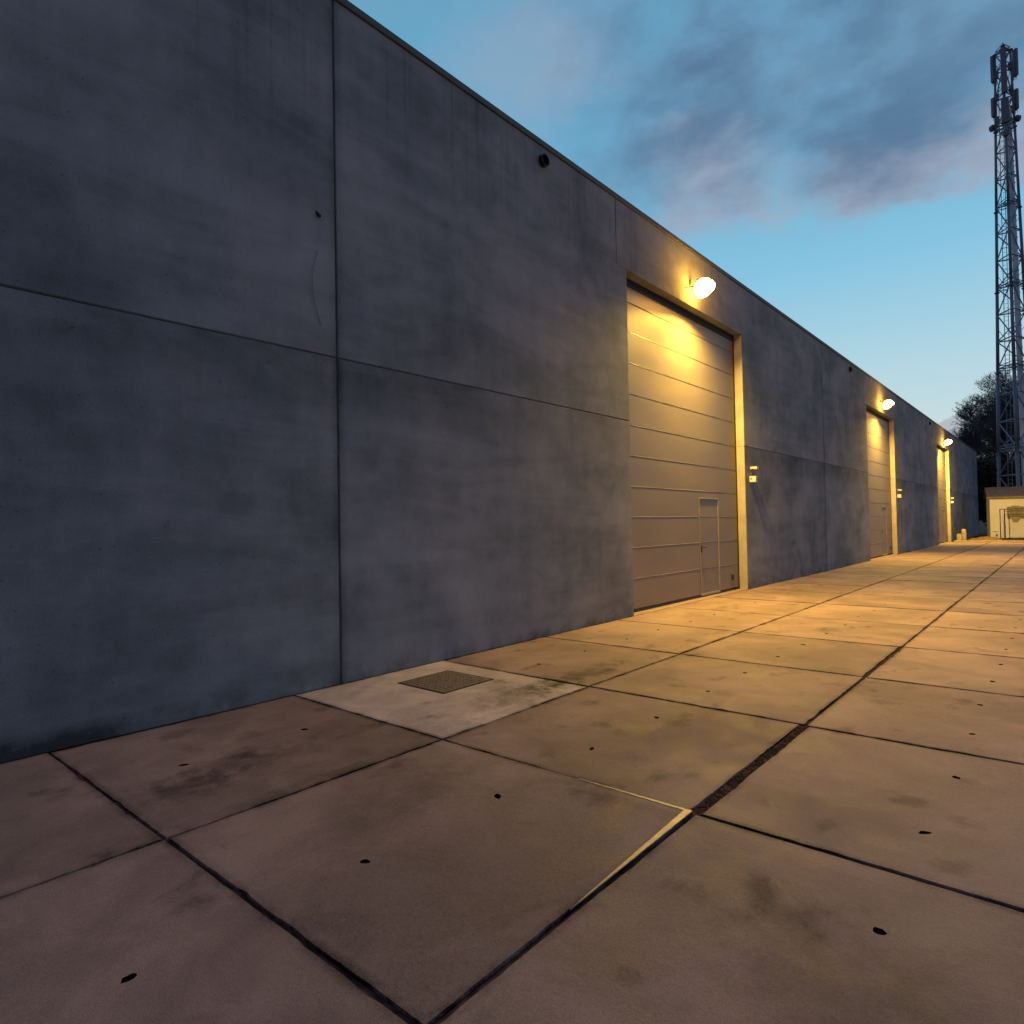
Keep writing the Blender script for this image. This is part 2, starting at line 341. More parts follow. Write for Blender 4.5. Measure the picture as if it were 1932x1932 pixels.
colx = [XW, -3.598, -1.583, .43, 2.44, 4.45, 6.46, 8.47, 10.48, 12.49]
rowy = [1.376 + 1.967*k for k in range(-7, 26)]
me = bpy.data.meshes.new('concrete_paving'); bm = bmesh.new()
lay = bm.verts.layers.float_vector.new('slab')
rs = random.Random(3)
def gap_for(ci, y):      # half joint width at the right-hand edge of column ci
    if ci == 1 and 3.2 < y < 5.2: return .050
    if ci == 1 and 7.0 < y < 9.1: return .034
    return .0125
for ci in range(len(colx)-1):
    for ri in range(len(rowy)-1):
        x0, x1, y0, y1 = colx[ci], colx[ci+1], rowy[ri], rowy[ri+1]
        gl = gap_for(ci-1, y0)*.5*rs.uniform(.5, 1.2) if ci else 0.0
        gr = gap_for(ci, y0)*rs.uniform(.55, 1.15)
        if ci == 1 and gr > .02: gr *= 1.3
        jy = .004 + .009*rs.random()**2
        X0, X1, Y0, Y1 = x0+gl+.002*rs.random(), x1-gr+.002*rs.random(), y0+jy, y1-jy
        rnd = rs.random(); patch = 1.0 if (ci == 0 and ri == 8) else 0.0
        hz = [rs.uniform(-.004, .003) for _ in range(4)]
        if ci == 1 and ri == 7: hz = [0, .002, .014, 0]
        def zat(x, y):
            u = (x-X0)/(X1-X0); v = (y-Y0)/(Y1-Y0)
            return (hz[0]*(1-u)+hz[1]*u)*(1-v) + (hz[3]*(1-u)+hz[2]*u)*v
        near = y0 < 24 and x0 < 5
        n = 30 if near else 2
        ring = []
        for k in range(n): ring.append((X0+(X1-X0)*k/n, Y0))
        for k in range(n): ring.append((X1, Y0+(Y1-Y0)*k/n))
        for k in range(n): ring.append((X1-(X1-X0)*k/n, Y1))
        for k in range(n): ring.append((X0, Y1-(Y1-Y0)*k/n))
        cx, cy = (X0+X1)/2, (Y0+Y1)/2
        def mk(inset, dz, jit=0.0):
            vs = []
            for (x, y) in ring:
                sx = (x-cx)/((X1-X0)/2); sy = (y-cy)/((Y1-Y0)/2)
                ix = x - inset*max(-1, min(1, sx*1.0001)) ; iy = y - inset*max(-1, min(1, sy*1.0001))
                if near and jit:
                    q = Vector((x*3.1, y*3.1, rnd*9)); nn = mnoise.noise(q)*jit + (mnoise.noise(q*5.1)*.5)*jit + max(0, mnoise.noise(q*2.7)-.2)*jit*6
                    ix -= nn*(1 if sx > .999 else -1 if sx < -.999 else 0); iy -= nn*(1 if sy > .999 else -1 if sy < -.999 else 0)
                v = bm.verts.new((ix, iy, zat(ix, iy)+dz)); v[lay] = (rnd, inset, patch); vs.append(v)
            return vs
        bot = mk(.0, -.10, .003); low = mk(.0, -.007, .004); top = mk(.006, 0, .004); inn = mk(.07, 0)
        L = len(ring)
        for A, B in ((bot, low), (low, top), (top, inn)):
            for k in range(L):
                bm.faces.new((A[k], A[(k+1) % L], B[(k+1) % L], B[k]))
        if near and not (ci == 0 and ri < 0):
            # two shallow lifting sockets, insides coloured black for the shade of a deep hole
            edges = [bm.edges.get((inn[k], inn[(k+1) % L])) for k in range(L)]
            holes = [(cx if ci else cx, cy-.47), (cx, cy+.47)]
            if patch: holes = []
            allv = []
            for hx, hy in holes:
                hx += rs.uniform(-.02, .02); a0 = rs.random()*3; ra, rb = rs.uniform(.024, .036), rs.uniform(.017, .024)
                ww = []
                for k in range(10):
                    a = 2*math.pi*k/10
                    px, py = ra*math.cos(a), rb*math.sin(a)
                    px, py = px*math.cos(a0)-py*math.sin(a0), px*math.sin(a0)+py*math.cos(a0)
                    q = rs.uniform(.8, 1.22)
                    v = bm.verts.new((hx+px*q, hy+py*q, zat(hx, hy))); v[lay] = (rnd, .07, patch); ww.append(v)
                w2 = []
                for v0 in ww:
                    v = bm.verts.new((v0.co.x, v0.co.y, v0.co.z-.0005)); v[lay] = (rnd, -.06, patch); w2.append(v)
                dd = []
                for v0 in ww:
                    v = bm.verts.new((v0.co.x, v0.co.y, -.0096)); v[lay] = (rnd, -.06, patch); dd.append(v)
                bm.faces.new(dd)
                for k in range(10):
                    edges.append(bm.edges.new((ww[k], ww[(k+1) % 10])))
                    bm.faces.new((w2[k], w2[(k+1) % 10], dd[(k+1) % 10], dd[k]))
            bmesh.ops.triangle_fill(bm, use_beauty=True, edges=edges, normal=(0, 0, 1))
        else:
            bm.faces.new(inn)
bmesh.ops.recalc_face_normals(bm, faces=bm.faces[:])
bm.to_mesh(me); bm.free()
tag(link('concrete_paving', me, 'slab'), kind='structure')

# pale steel strip added to stand for the lamplit edge of the raised slab
bm = bmesh.new()
xe, ye = -1.583-.012, 3.343-.010
def zst(x, y):
    u = (x+3.59)/2.0; v = (y-1.38)/1.955
    return .0030 + .002*u*(1-v) + .014*u*v
def strip(p0, p1, w0, w1, side, n=14):
    prev = None
    for k in range(n+1):
        f = k/n; p = Vector(p0).lerp(Vector(p1), f); wd = w0+(w1-w0)*f
        z_ = zst(p.x, p.y); b = bm.verts.new((p.x+side[0]*wd, p.y+side[1]*wd, zst(p.x+side[0]*wd, p.y+side[1]*wd)-.0008)); a = bm.verts.new((p.x, p.y, z_)); c = bm.verts.new((p.x, p.y, z_-.006))
        if prev: bm.faces.new((prev[0], a, b, prev[1])); bm.faces.new((prev[0], prev[2], c, a))
        prev = (a, b, c)
strip((xe, ye, 0), (xe, ye-1.15, 0), .042, .003, (-1, 0)); strip((xe-.042, ye, 0), (xe-.75, ye, 0), .022, .006, (0, -1))
tag(fin('lit_edge_strip', bm, 'steel'), 'steel strip added for the lamplit edge on the raised corner of a paving slab', 'steel edge')

# loose stones in the widest joint
bm = bmesh.new(); rg = random.Random(5)
def stones(xc, hw, ya, yb, n, r0, r1):
    for _ in range(n):
        x = xc + rg.uniform(-hw, hw); y = rg.uniform(ya, yb); r = rg.uniform(r0, r1)
        rr = bmesh.ops.create_icosphere(bm, subdivisions=1, radius=r)
        for v in rr['verts']:
            v.co = Vector((v.co.x*rg.uniform(.8, 1.2)+x, v.co.y*rg.uniform(.8, 1.3)+y, v.co.z*.6-.012+r*.2))
stones(-1.60, .055, 3.37, 5.28, 900, .003, .010); stones(-1.60, .035, 7.3, 9.2, 300, .003, .008); 
tag(fin('joint_gravel', bm, 'gravel'), kind='stuff', label='dark grit and small stones lying in the open slab joints', cat='gravel')

# inspection cover in the pale slab
hc = empty('inspection_cover', (-4.90, 4.61, 0), 'square rough textured inspection cover set in the pale slab by the wall', 'manhole cover')
bm = bmesh.new(); box(bm, -.32, .32, -.33, .33, -.02, .0065, .004)
for i in range(11):
    for j in range(11):
        if (i, j) != (5, 5):
            box(bm, -.29+i*.055, -.29+i*.055+.03, -.29+j*.055, -.29+j*.055+.03, .0063, .0105)
fin('plate', bm, 'hatch', hc)
bm = bmesh.new()
for a in ((-.345, -.322, -.355, .355), (.322, .345, -.355, .355)): box(bm, *a, -.02, .0055)
for a in ((-.322, .322, -.355, -.332), (-.322, .322, .332, .355)): box(bm, *a, -.02, .0055)
fin('frame', bm, 'seal', hc)
bm = bmesh.new(); tube(bm, (0, 0, .0060), (0, 0, .0085), .02, n=12); fin('lifting_eye', bm, 'black_plastic', hc)

# ------------------------------------------------------------------ warehouse
wh = empty('warehouse', (XW, 25, 0), 'long low warehouse of grey precast concrete wall panels with a flat roof', 'warehouse')
def place(o): o.location = -wh.location; return o
def wh_part(name, bm, mat, parent=None, smooth=False):
    o = fin(name, bm, mat, parent or wh, smooth)
    if parent is None: o.location = (-XW, -25, 0)
    return o
G = .011
doors = [9.80 + MOD*k for k in (-1, 0, 1, 2)]
DW = 5.27; DZ = 6.02; DEP = .20
def panel(pts):
    bm = bmesh.new(); prism_x(bm, pts, XW-DEP, XW, .008); wh_part('wall_panel', bm, 'wall')
def rect(y0, y1, z0, z1): panel([(y0+G, z0), (y1-G, z0), (y1-G, z1), (y0+G, z1)])
ZC = ZT-.08
for d0 in doors:
    yL0 = d0 - 5.92; yL1 = d0; dr = d0+DW
    j1 = dr + 6.46
    j2 = d0 + MOD - 5.92
    # left panel pair
    panel([(yL0+G, .0), (yL1, .0), (yL1, ZM-G*.6), (yL0+G, ZM-G*.6)])
    panel([(yL0+G, ZM+G*.6), (yL1, ZM+G*.6), (yL1, DZ), (yL1-.33-G, DZ), (yL1-.33-G, ZC), (yL0+G, ZC)])
    # lintel
    # right of the door
    last = d0 > 40
    e = YEND if last else j2
    mids = [dr, j1, e] if e - j1 > 1.0 else [dr, e]
    if last: mids = [dr, j1, j1+5.9, e]
    for a, b in zip(mids[:-1], mids[1:]):
        first = a == dr
        ya = a if first else a+G
        panel([(ya, 0), (b-G, 0), (b-G, ZM-G*.6), (ya, ZM-G*.6)])
        if first: panel([(ya, ZM+G*.6), (b-G, ZM+G*.6), (b-G, ZC), (yL1-.33+G, ZC), (yL1-.33+G, DZ), (ya, DZ)])
        else: panel([(ya, ZM+G*.6), (b-G, ZM+G*.6), (b-G, ZC), (ya, ZC)])
YST = doors[0]-5.92
# sealant in the joints (recessed 25 mm) and building body
bm = bmesh.new()
for d0 in doors:
    for a, b in ((YST, 0),): pass
segs = []
cur = YST
for d0 in doors: segs.append((cur, d0)); cur = d0+DW
segs.append((cur, YEND))
for a, b in segs: box(bm, XW-DEP-.03, XW-DEP-.001+.0, a, b, 0, ZC-.01)
for d0 in doors: box(bm, XW-DEP-.03, XW-DEP-.001, d0-.001, d0+DW+.001, DZ+.002, ZC-.01)
wh_part('backing_wall', bm, 'seal')
bm = bmesh.new()
jy = set()
for d0 in doors:
    dr = d0+DW
    for y in (d0-5.92, dr+6.46): jy.add(round(y, 3))
jy.add(round(doors[-1]+DW+6.46+5.9, 3))
for y in jy:
    if YST < y < YEND: box(bm, XW-.05, XW-.010, y-G-.001, y+G+.001, .0, ZC-.01)
for d0 in doors:
    for y in (d0-.33,): box(bm, XW-.05, XW-.007, y-G-.001, y+G+.001, DZ+.01, ZC-.01)
for a, b in segs: box(bm, XW-.05, XW-.008, a+.002, b-.002, ZM-.010, ZM+.010)
wh_part('sealant', bm, 'sealant')
bm = bmesh.new(); box(bm, -48, XW-1.2, YST, YEND-.0, 0, ZC-.12); box(bm, XW-1.2, XW-DEP-.031, YST, YEND, ZC-.5, ZC-.12)
wh_part('roof', bm, 'roof_membrane')
bm = bmesh.new(); box(bm, -48.2, XW-.0, YEND, YEND+.2, 0, ZC); wh_part('end_wall', bm, 'wall')
bm = bmesh.new(); box(bm, -48.2, XW-.0, YST-.2, YST, 0, ZC); wh_part('end_wall', bm, 'wall')
bm = bmesh.new()
box(bm, XW-.34, XW+.022, YST-.22, YEND+.22, ZC+.003, ZT, .006)

y = YST
wh_part('coping', bm, 'coping')

def garage_door(d0, idx):
    xd = XW-DEP        # face of the door leaf
    bm = bmesh.new()
    # stacked leaves; paler beads fill the grooves to stand for their edge highlights
    y0, y1 = d0+.05, d0+DW-.05
    zs = [.055, .61, 1.165, 1.715, 2.265, 2.82, 3.375, 3.94, 4.50, 5.06, 5.60, 6.00]
    wy0, wy1, wz1 = d0+3.16, d0+4.10, 2.11
    glint_bead = bmesh.new()
    def leaf(a, b, z0, z1, beaded=True):
        box(bm, xd-.045, xd-.006, a, b, z0+.006, z1-.016, .003)
        if beaded:
            tube(glint_bead, (xd-.0075, a+.002, z1-.005), (xd-.0075, b-.002, z1-.005), .0065, n=8)
    for z0, z1 in zip(zs[:-1], zs[1:]):
        if z0 < wz1-.05:
            zt = min(z1, 9)
            if z1 <= wz1+.03 or z0 > wz1: 
                leaf(y0, wy0-.03, z0, z1); leaf(wy1+.03, y1, z0, z1)
            else:
                leaf(y0, wy0-.03, z0, z1); leaf(wy1+.03, y1, z0, z1)
                box(bm, xd-.045, xd-.006, wy0-.0295, wy1+.0295, wz1+.012, z1-.016)
                tube(glint_bead, (xd-.0075, wy0-.03, z1-.005), (xd-.0075, wy1+.03, z1-.005), .0065, n=8)
        else: leaf(y0, y1, z0, z1)
    door = wh_part('garage_door', bm, 'door')
    for v in glint_bead.verts: pass
    fin('groove_glint', glint_bead, 'alu', door)
    # backing leaf (dark groove)
    bm = bmesh.new(); box(bm, xd-.075, xd-.046, y0, y1, .02, 6.0); fin('core', bm, 'seal', door)
    # rubber seals and rails
    bm = bmesh.new()
    box(bm, xd-.07, xd+.004, d0+.001, d0+.05, .0, DZ-.001); box(bm, xd-.07, xd+.004, d0+DW-.05, d0+DW-.001, .0, DZ-.001)
    box(bm, xd-.07, xd+.012, d0+.05, d0+DW-.05, DZ-.14, DZ-.001); box(bm, xd-.05, xd-.001, y0, y1, .003, .05)
    fin('seal', bm, 'seal', door)
    # wicket door
    bm = bmesh.new()
    for z0, z1 in ((.075, .608), (.614, 1.163), (1.169, 1.713), (1.719, 2.085)): box(bm, xd-.04, xd-.004, wy0, wy1, z0, z1-.003, .003)
    for z in (.611, 1.166, 1.716): tube(bm, (xd-.006, wy0+.002, z), (xd-.006, wy1-.002, z), .006, n=6)
    wk = fin('wicket_door', bm, 'door', door)
    bm = bmesh.new()
    box(bm, xd-.045, xd+.012, wy1+.001, wy1+.030, .04, 2.118, .003); box(bm, xd-.045, xd+.008, wy0-.022, wy0-.001, .04, 2.118, .003)
    box(bm, xd-.045, xd+.014, wy0-.0005, wy1+.0005, 2.088, 2.118, .003); box(bm, xd-.03, xd+.012, wy0-.0005, wy1+.0005, .03, .074, .003)
    fin('wicket_frame', bm, 'alu', door)
    bm = bmesh.new(); box(bm, xd-.004, xd+.010, wy0+.035, wy0+.075, .95, 1.10, .004); tube(bm, (xd+.008, wy0+.055, 1.05), (xd+.05, wy0+.055, 1.05), .008); tube(bm, (xd+.045, wy0+.055, 1.05), (xd+.045, wy0+.17, 1.05), .009)
    fin('handle', bm, 'black_plastic', door)
    bm = bmesh.new(); box(bm, xd-.006, xd+.014, d0+4.74, d0+4.90, .24, .42, .004); fin('vent_frame', bm, 'lamp_metal', door)
    bm = bmesh.new(); box(bm, xd+.0, xd+.030, d0+4.76, d0+4.88, .25, .37, .006); fin('vent', bm, 'black_plastic', door)
    for ch in door.children: ch.location = (0, 0, 0)
    # thin linings added either side, paler so the jambs look more brightly lamplit
    for ya, yb in ((d0+.0003, d0+.004), (d0+DW-.004, d0+DW-.0003)):
        for za, zb in ((.003, ZM-.004), (ZM+.004, DZ-.002)):
            bm = bmesh.new(); box(bm, xd+.005, XW-.010, ya, yb, za, zb); wh_part('bright_reveal', bm, 'bright_reveal')
    # concrete sill
    bm = bmesh.new(); box(bm, XW-DEP-.07, XW-.004, d0+.003, d0+DW-.003, -.05, .002, .001); wh_part('door_sill', bm, 'sill')
for i, d0 in enumerate(doors): garage_door(d0, i)

# ------------------------------------------------------------------ wall lamps: built once, copied
def copy_tree(o, parent=None):
    c = o.copy(); COL.objects.link(c)
    if parent is not None: c.parent = parent
    for ch in list(o.children): copy_tree(ch, c)
    return c
LY, LZ = 12.34, 6.30
fl = empty('floodlight', (XW, LY, LZ), 'lit amber floodlight over the nearest garage door, the biggest and brightest of the lamps', 'floodlight', 'floodlights over the garage doors')
tilt = Matrix.Translation((.30, 0, 0)) @ Matrix.Rotation(R_(-33), 4, 'Y')
bm = bmesh.new()
# cast back plate with fins, a glowing dome added for the lamp's halo, a bright flat lens in its mouth
tube(bm, (0, 0, .188), (0, 0, .222), .08, .06, 24)
for k in range(7): box(bm, -.06+k*.02, -.054+k*.02, -.06, .06, .218, .245)
bmesh.ops.transform(bm, matrix=tilt, verts=bm.verts[:])
hs = fin('housing', bm, 'lamp_metal', fl)
def lathe(bm, prof, n=28, cap0=False, cap1=False):
    rg = [[bm.verts.new(tilt @ Vector((r*math.cos(2*math.pi*k/n), r*math.sin(2*math.pi*k/n), z))) for k in range(n)] for r, z in prof]
    for A, B in zip(rg[:-1], rg[1:]):
        for k in range(n): bm.faces.new((A[k], A[(k+1) % n], B[(k+1) % n], B[k]))
    if cap0: bm.faces.new(rg[0])
    if cap1: bm.faces.new(rg[-1][::-1])
bm = bmesh.new(); lathe(bm, [(.20*math.cos(a), .20*math.sin(a)) for a in [R_(x) for x in range(0, 75, 8)]] + [(.05, .194)]); fin('halo_bowl', bm, 'halo', fl, True)
bm = bmesh.new(); lathe(bm, [(.206, .012), (.206, -.062), (.201, -.062), (.195, -.004), (.195, .012)]); fin('rim', bm, 'halo', fl)  # rim shares the added halo glow so no dark ring shows
bm = bmesh.new(); lathe(bm, [(.01, -.0052), (.10, -.0051), (.188, -.005)], cap0=True); fin('lens', bm, 'glass', fl)
bm = bmesh.new()
for s in (-1, 1):
    tube(bm, (0, s*.21, .03), (.30, s*.225, .0), .012); tube(bm, (.30, s*.213, 0), (.30, s*.238, 0), .022)
box(bm, 0, .012, -.24, .24, -.02, .08, .003)
fin('bracket', bm, 'lamp_metal', fl)
bm = bmesh.new(); box(bm, .0, .05, -.06, .06, .12, .22, .006); tube(bm, (.03, 0, .13), (.17, 0, .09), .007)
fin('junction_box', bm, 'lamp_metal', fl)
for k, lab in ((1, 'lit amber floodlight over the second garage door, smaller in view than the nearest one'), (2, 'lit amber floodlight over the farthest garage door beside the bare trees')):
    c = copy_tree(fl); c.location = (XW, LY+MOD*k, LZ-.03*k); c['label'] = lab
    if k == 2:      # this head is swivelled towards the cabin
        for ch in c.children:
            if ch.name.split('.')[0] in ('housing', 'halo_bowl', 'rim', 'lens'):
                ch.matrix_basis = Matrix.Translation((.3, 0, 0)) @ Matrix.Rotation(R_(42), 4, 'Z') @ Matrix.Translation((-.3, 0, 0))

# motion sensor and key switch box at each right door jamb
sn = empty('motion_sensor', (XW, 15.42, 2.86), 'small pale sensor with a sloped hood above the switch box at the nearest door', 'sensor', 'motion sensors beside the garage doors')
bm = bmesh.new(); prism_x(bm, [(-.05, -.02), (.05, -.035), (.055, .035), (-.055, .035)], .02, .17); fin('hood', bm, 'white_plastic', sn)
bm = bmesh.new(); box(bm, 0, .022, -.045, .045, -.05, .045, .003); tube(bm, (.05, 0, -.03), (.05, 0, -.055), .018); fin('mount', bm, 'lamp_metal', sn)
kb = empty('switch_box', (XW, 15.40, 2.60), 'small white cube-shaped switch box below the sensor at the nearest door', 'switch box', 'switch boxes beside the garage doors')
bm = bmesh.new(); box(bm, 0, .15, -.07, .07, -.075, .065, .008); fin('body', bm, 'white_plastic', kb)
bm = bmesh.new(); box(bm, .151, .157, -.045, .045, -.04, .04, .002); fin('face_plate', bm, 'lamp_metal', kb)
bm = bmesh.new(); tube(bm, (.04, -.071, .01), (.04, -.08, .01), .02); fin('key_switch', bm, 'lamp_metal', kb)
bm = bmesh.new(); tube(bm, (.012, 0, .066), (.012, 0, .2), .008); fin('conduit', bm, 'lamp_metal', kb)
for k, n in ((1, 'second'), (2, 'farthest')):
    c = copy_tree(sn); c.location.y += MOD*k; c['label'] = 'small pale sensor above the switch box at the %s garage door' % n
    c = copy_tree(kb); c.location.y += MOD*k; c['label'] = 'small white switch box below the sensor at the %s garage door' % n
# overflow spouts
sp = empty('overflow_spout', (XW, 7.44, 6.93), 'black round overflow spout high on the nearest wall panels under the coping', 'spout', 'overflow spouts under the coping')
bm = bmesh.new()
n = 20; rr = [(.088, .0), (.088, .07), (.078, .07), (.074, -.01)]
rg_ = [[bm.verts.new((x, r*math.cos(2*math.pi*k/n), r*math.sin(2*math.pi*k/n))) for k in range(n)] for r, x in rr]
for A, B in zip(rg_[:-1], rg_[1:]):
    for k in range(n): bm.faces.new((A[k], A[(k+1) % n], B[(k+1) % n], B[k]))
fin('pipe', bm, 'black_plastic', sp, False)
bm = bmesh.new(); tube(bm, (.001, 0, 0), (.004, 0, 0), .0735, n=20); fin('bore', bm, 'black_plastic', sp)
for k, n_ in ((1, 'between the nearest and second garage doors'), (2, 'between the second and farthest garage doors')):
    c = copy_tree(sp); c.location.y = 7.44+17.78*k; c['label'] = 'small dark overflow spout under the coping ' + n_
# loose wire beside the first panel joint
bm = bmesh.new(); pts = []
for k in range(15):
    f = k/14; pts.append((XW+.006+.012*math.sin(f*3.1), 3.66-.085*math.sin(f*math.pi)+.03*f, 4.42-.75*f))
for a, b in zip(pts[:-1], pts[1:]): tube(bm, a, b, .0032, n=6)
tag(fin('hanging_wire', bm, 'lamp_metal'), 'thin curved wire against the wall left of the first panel joint', 'wire')
bm = bmesh.new(); tube(bm, (XW-.01, 3.655, 4.82), (XW+.03, 3.68, 4.77), .016, n=8)
tag(fin('anchor_bolt', bm, 'seal'), 'small dark bolt stub sticking out of the wall high left of the panel joint', 'bolt')

# ------------------------------------------------------------------ verge, kerb, bollards
bm = bmesh.new()
for i in range(9):
    box(bm, -5.6+i*2.0, -3.62+i*2.0, 51.06, 51.28, -.03, .075, .012)
tag(fin('kerb', bm, 'kerb'), kind='structure')
bm = bmesh.new()
N = 26; vv = []
for i in range(N):
    row = []
    for j in range(12):
        u, v = i/(N-1), j/11
        h = (math.sin(u*math.pi)**.45)*(math.sin(v*math.pi)**.7)*.34 * (1+.3*mnoise.noise(Vector((u*5, v*3, 0)))) - .05
        row.append(bm.verts.new((-4.95+u*1.9+.08*mnoise.noise(Vector((u*4, v*4, 3))), 52.0+v*1.4, h)))
    vv.append(row)
for i in range(N-1):
    for j in range(11): bm.faces.new((vv[i][j], vv[i+1][j], vv[i+1][j+1], vv[i][j+1]))
tag(fin('sand_heap', bm, 'mound', None, True), 'low brown heap of sand at the far end of the paving', 'sand heap')
b1 = empty('bollard', (-5.40, 52.25, -.03), 'short square pale concrete bollard in front of the rounded one', 'bollard')
bm = bmesh.new(); box(bm, -.13, .13, -.13, .13, 0, .52, .02); fin('post', bm, 'kerb', b1)
bm = bmesh.new(); box(bm, -.16, .16, -.16, .16, 0, .05, .01); fin('foot', bm, 'kerb', b1)
b2 = empty('bollard', (-5.20, 52.75, -.03), 'taller round topped pale concrete bollard behind the square one', 'bollard')
bm = bmesh.new(); tube(bm, (0, 0, 0), (0, 0, .74), .15, .14, 16); tube(bm, (0, 0, .741), (0, 0, .80), .14, .10, 16); tube(bm, (0, 0, .801), (0, 0, .83), .10, .03, 16); fin('post', bm, 'kerb', b2)
bm = bmesh.new(); tube(bm, (0, 0, 0), (0, 0, .05), .19, .17, 16); fin('foot', bm, 'kerb', b2)

# grass tufts on the verge
bm = bmesh.new(); rg = random.Random(11)
for _ in range(9000):
    x = rg.uniform(-5.3, 14); y = 51.4 + abs(rg.gauss(0, 2.4)); h = rg.uniform(.05, .2)
    if -4.9 < x < -3.1 and y < 53.3: continue
    a = rg.uniform(0, 6.28); dx_, dy_ = math.cos(a)*.012, math.sin(a)*.012
    bm.faces.new([bm.verts.new(c) for c in ((x-dx_, y-dy_, -.03), (x+dx_, y+dy_, -.03), (x+rg.uniform(-.06, .06), y+rg.uniform(-.06, .06), h))])
mt, t = newmat('grass'); P = t.n('ShaderNodeNewGeometry').outputs['Position']
principled(t, t.mix(t.noise(P, 3), (.06, .06, .02), (.14, .11, .05)), .8); M['grass'] = mt
tag(fin('verge_grass', bm, 'grass'), 'rough grass along the far edge of the paving', 'grass', kind='stuff')

# ------------------------------------------------------------------ equipment shed
sh = empty('equipment_shed', (-4.10, 57.6, 0), 'white equipment cabin with a grey pitched roof at the foot of the mast', 'shed', rz=R_(8))
bm = bmesh.new(); box(bm, 0, 6.2, 0, 3.0, .06, 3.02, .02); fin('wall', bm, 'shed_wall', sh)
for x in (.05, 2.4, 4.6, 6.15):
    bm = bmesh.new(); box(bm, x-.05, x+.05, -.022, .001, .1, 2.95, .004); fin('cover_strip', bm, 'shed_wall', sh)
for a in ((.1, 1.0), (2.6, 3.5), (5.2, 6.1)):
    bm = bmesh.new(); box(bm, a[0], a[1], .3, 2.7, -.03, .059); fin('footing', bm, 'kerb', sh)
bm = bmesh.new()
nx = 62
for side in (0, 1):
    prev = None
    for i in range(nx*2+1):
        x = -.16 + i*(6.52/(nx*2)); z = .012 if i % 2 else -.012
        ya, za, yb, zb = (-.22, 3.06, 1.5, 3.76) if side == 0 else (3.22, 3.06, 1.5, 3.76)
        a = bm.verts.new((x, ya, za+z)); b = bm.verts.new((x, yb, zb+z)); a2 = bm.verts.new((x, ya, za+z-.05)); b2_ = bm.verts.new((x, yb, zb+z-.05))
        if prev:
            bm.faces.new((prev[0], a, b, prev[1])); bm.faces.new((prev[2], prev[3], b2_, a2)); bm.faces.new((prev[0], prev[2], a2, a))
        prev = (a, b, a2, b2_)
fin('roof', bm, 'shed_roof', sh)
for x in (-.001, 6.18):
    bm = bmesh.new()
    vs0 = [bm.verts.new((x, y, z)) for y, z in ((0.02, 3.02), (2.98, 3.02), (1.5, 3.66))]; vs1 = [bm.verts.new((x+.03, y, z)) for y, z in ((0.02, 3.02), (2.98, 3.02), (1.5, 3.66))]
    bm.faces.new(vs0); bm.faces.new(vs1[::-1])
    for k in range(3): bm.faces.new((vs0[k], vs0[(k+1) % 3], vs1[(k+1) % 3], vs1[k]))
    fin('gable', bm, 'shed_wall', sh)
bm = bmesh.new(); box(bm, -.12, 6.32, -.20, -.17, 2.90, 3.04, .004); box(bm, -.12, 6.32, -.169, -.001, 2.97, 3.0); fin('fascia', bm, 'olive_grey', sh)
bm = bmesh.new(); box(bm, 2.16, 2.28, -.19, -.02, 2.84, 2.96, .01); fin('eave_lamp', bm, 'lamp_metal', sh)
bm = bmesh.new(); box(bm, 1.15, 2.22, -.035, -.001, .12, 2.22, .006); dr_ = fin('door', bm, 'shed_door', sh)
bm = bmesh.new(); box(bm, 2.06, 2.12, -.09, -.036, 1.0, 1.12, .005); fin('handle', bm, 'lamp_metal', dr_)
bm = bmesh.new()   # stepped grey flat panel
for a in ((.98, 1.93, 1.42, 2.28), (1.22, 1.68, 1.30, 1.4195), (1.29, 1.60, 1.17, 1.2995), (1.25, 1.68, 2.2805, 2.34)): box(bm, a[0], a[1], -.058, -.036, a[2], a[3])
fin('stepped_panel', bm, 'olive_grey', sh)
bm = bmesh.new(); box(bm, .08, .42, -.02, -.001, .50, .53); fin('grab_rail', bm, 'lamp_metal', sh)
bm = bmesh.new(); box(bm, .3, .4, -.05, -.001, .2, .34, .005); fin('cable_gland', bm, 'lamp_metal', sh)

# gate frame in front
gt = empty('fence_gate', (-3.48, 56.9, 0), 'dark thin metal gate frame standing in front of the white cabin', 'gate', rz=R_(3))
for x in (0, .26, 2.02, 3.8):
    bm = bmesh.new(); tube(bm, (x, 0, -.05), (x, 0, 2.12), .028); fin('post', bm, 'dark_rail', gt)
for x, z, r in ((0, 2.11, .024), (.26, 1.97, .020)):
    bm = bmesh.new(); tube(bm, (x, 0, z), (3.8, 0, z), r); fin('rail', bm, 'dark_rail', gt)

# ------------------------------------------------------------------ lattice mast
DD = 57.0
mast = empty('lattice_mast', (-3.08, 71.5, 0), 'tall steel lattice telecom mast with panel antennas at the top', 'radio mast')
rdir = Vector((.999, .044, 0)).normalized(); vdir = Vector((-.044, .999, 0)).normalized()
def side(z): return 2.74 - .0385*z
ang0 = 178.0
def legp(k, z):
    s_ = side(z); r = s_/math.sqrt(3)
    # k=0 left, 1 near/middle, 2 right
    a = {0: R_(150+2), 1: R_(270+2+0), 2: R_(30+2)}[k]
    return rdir*(math.cos(a)*r) + vdir*(math.sin(a)*r) + Vector((0, 0, z))
HT = 42.9
for k in range(3):
    bm = bmesh.new(); zz = 0
    while zz < HT-.01:
        z2 = min(zz+7.2, HT); r = .16-.0018*zz
        tube(bm, legp(k, zz), legp(k, z2), r, r-.008, 10); 
        tube(bm, legp(k, z2)-Vector((0, 0, .05)), legp(k, z2)+Vector((0, 0, .05)), r+.07, r+.07, 10)
        zz = z2
    fin('leg', bm, 'galv_leg', mast, True)
nb = 18; bh = 2.4; prs = ((0, 1), (1, 2), (2, 0))
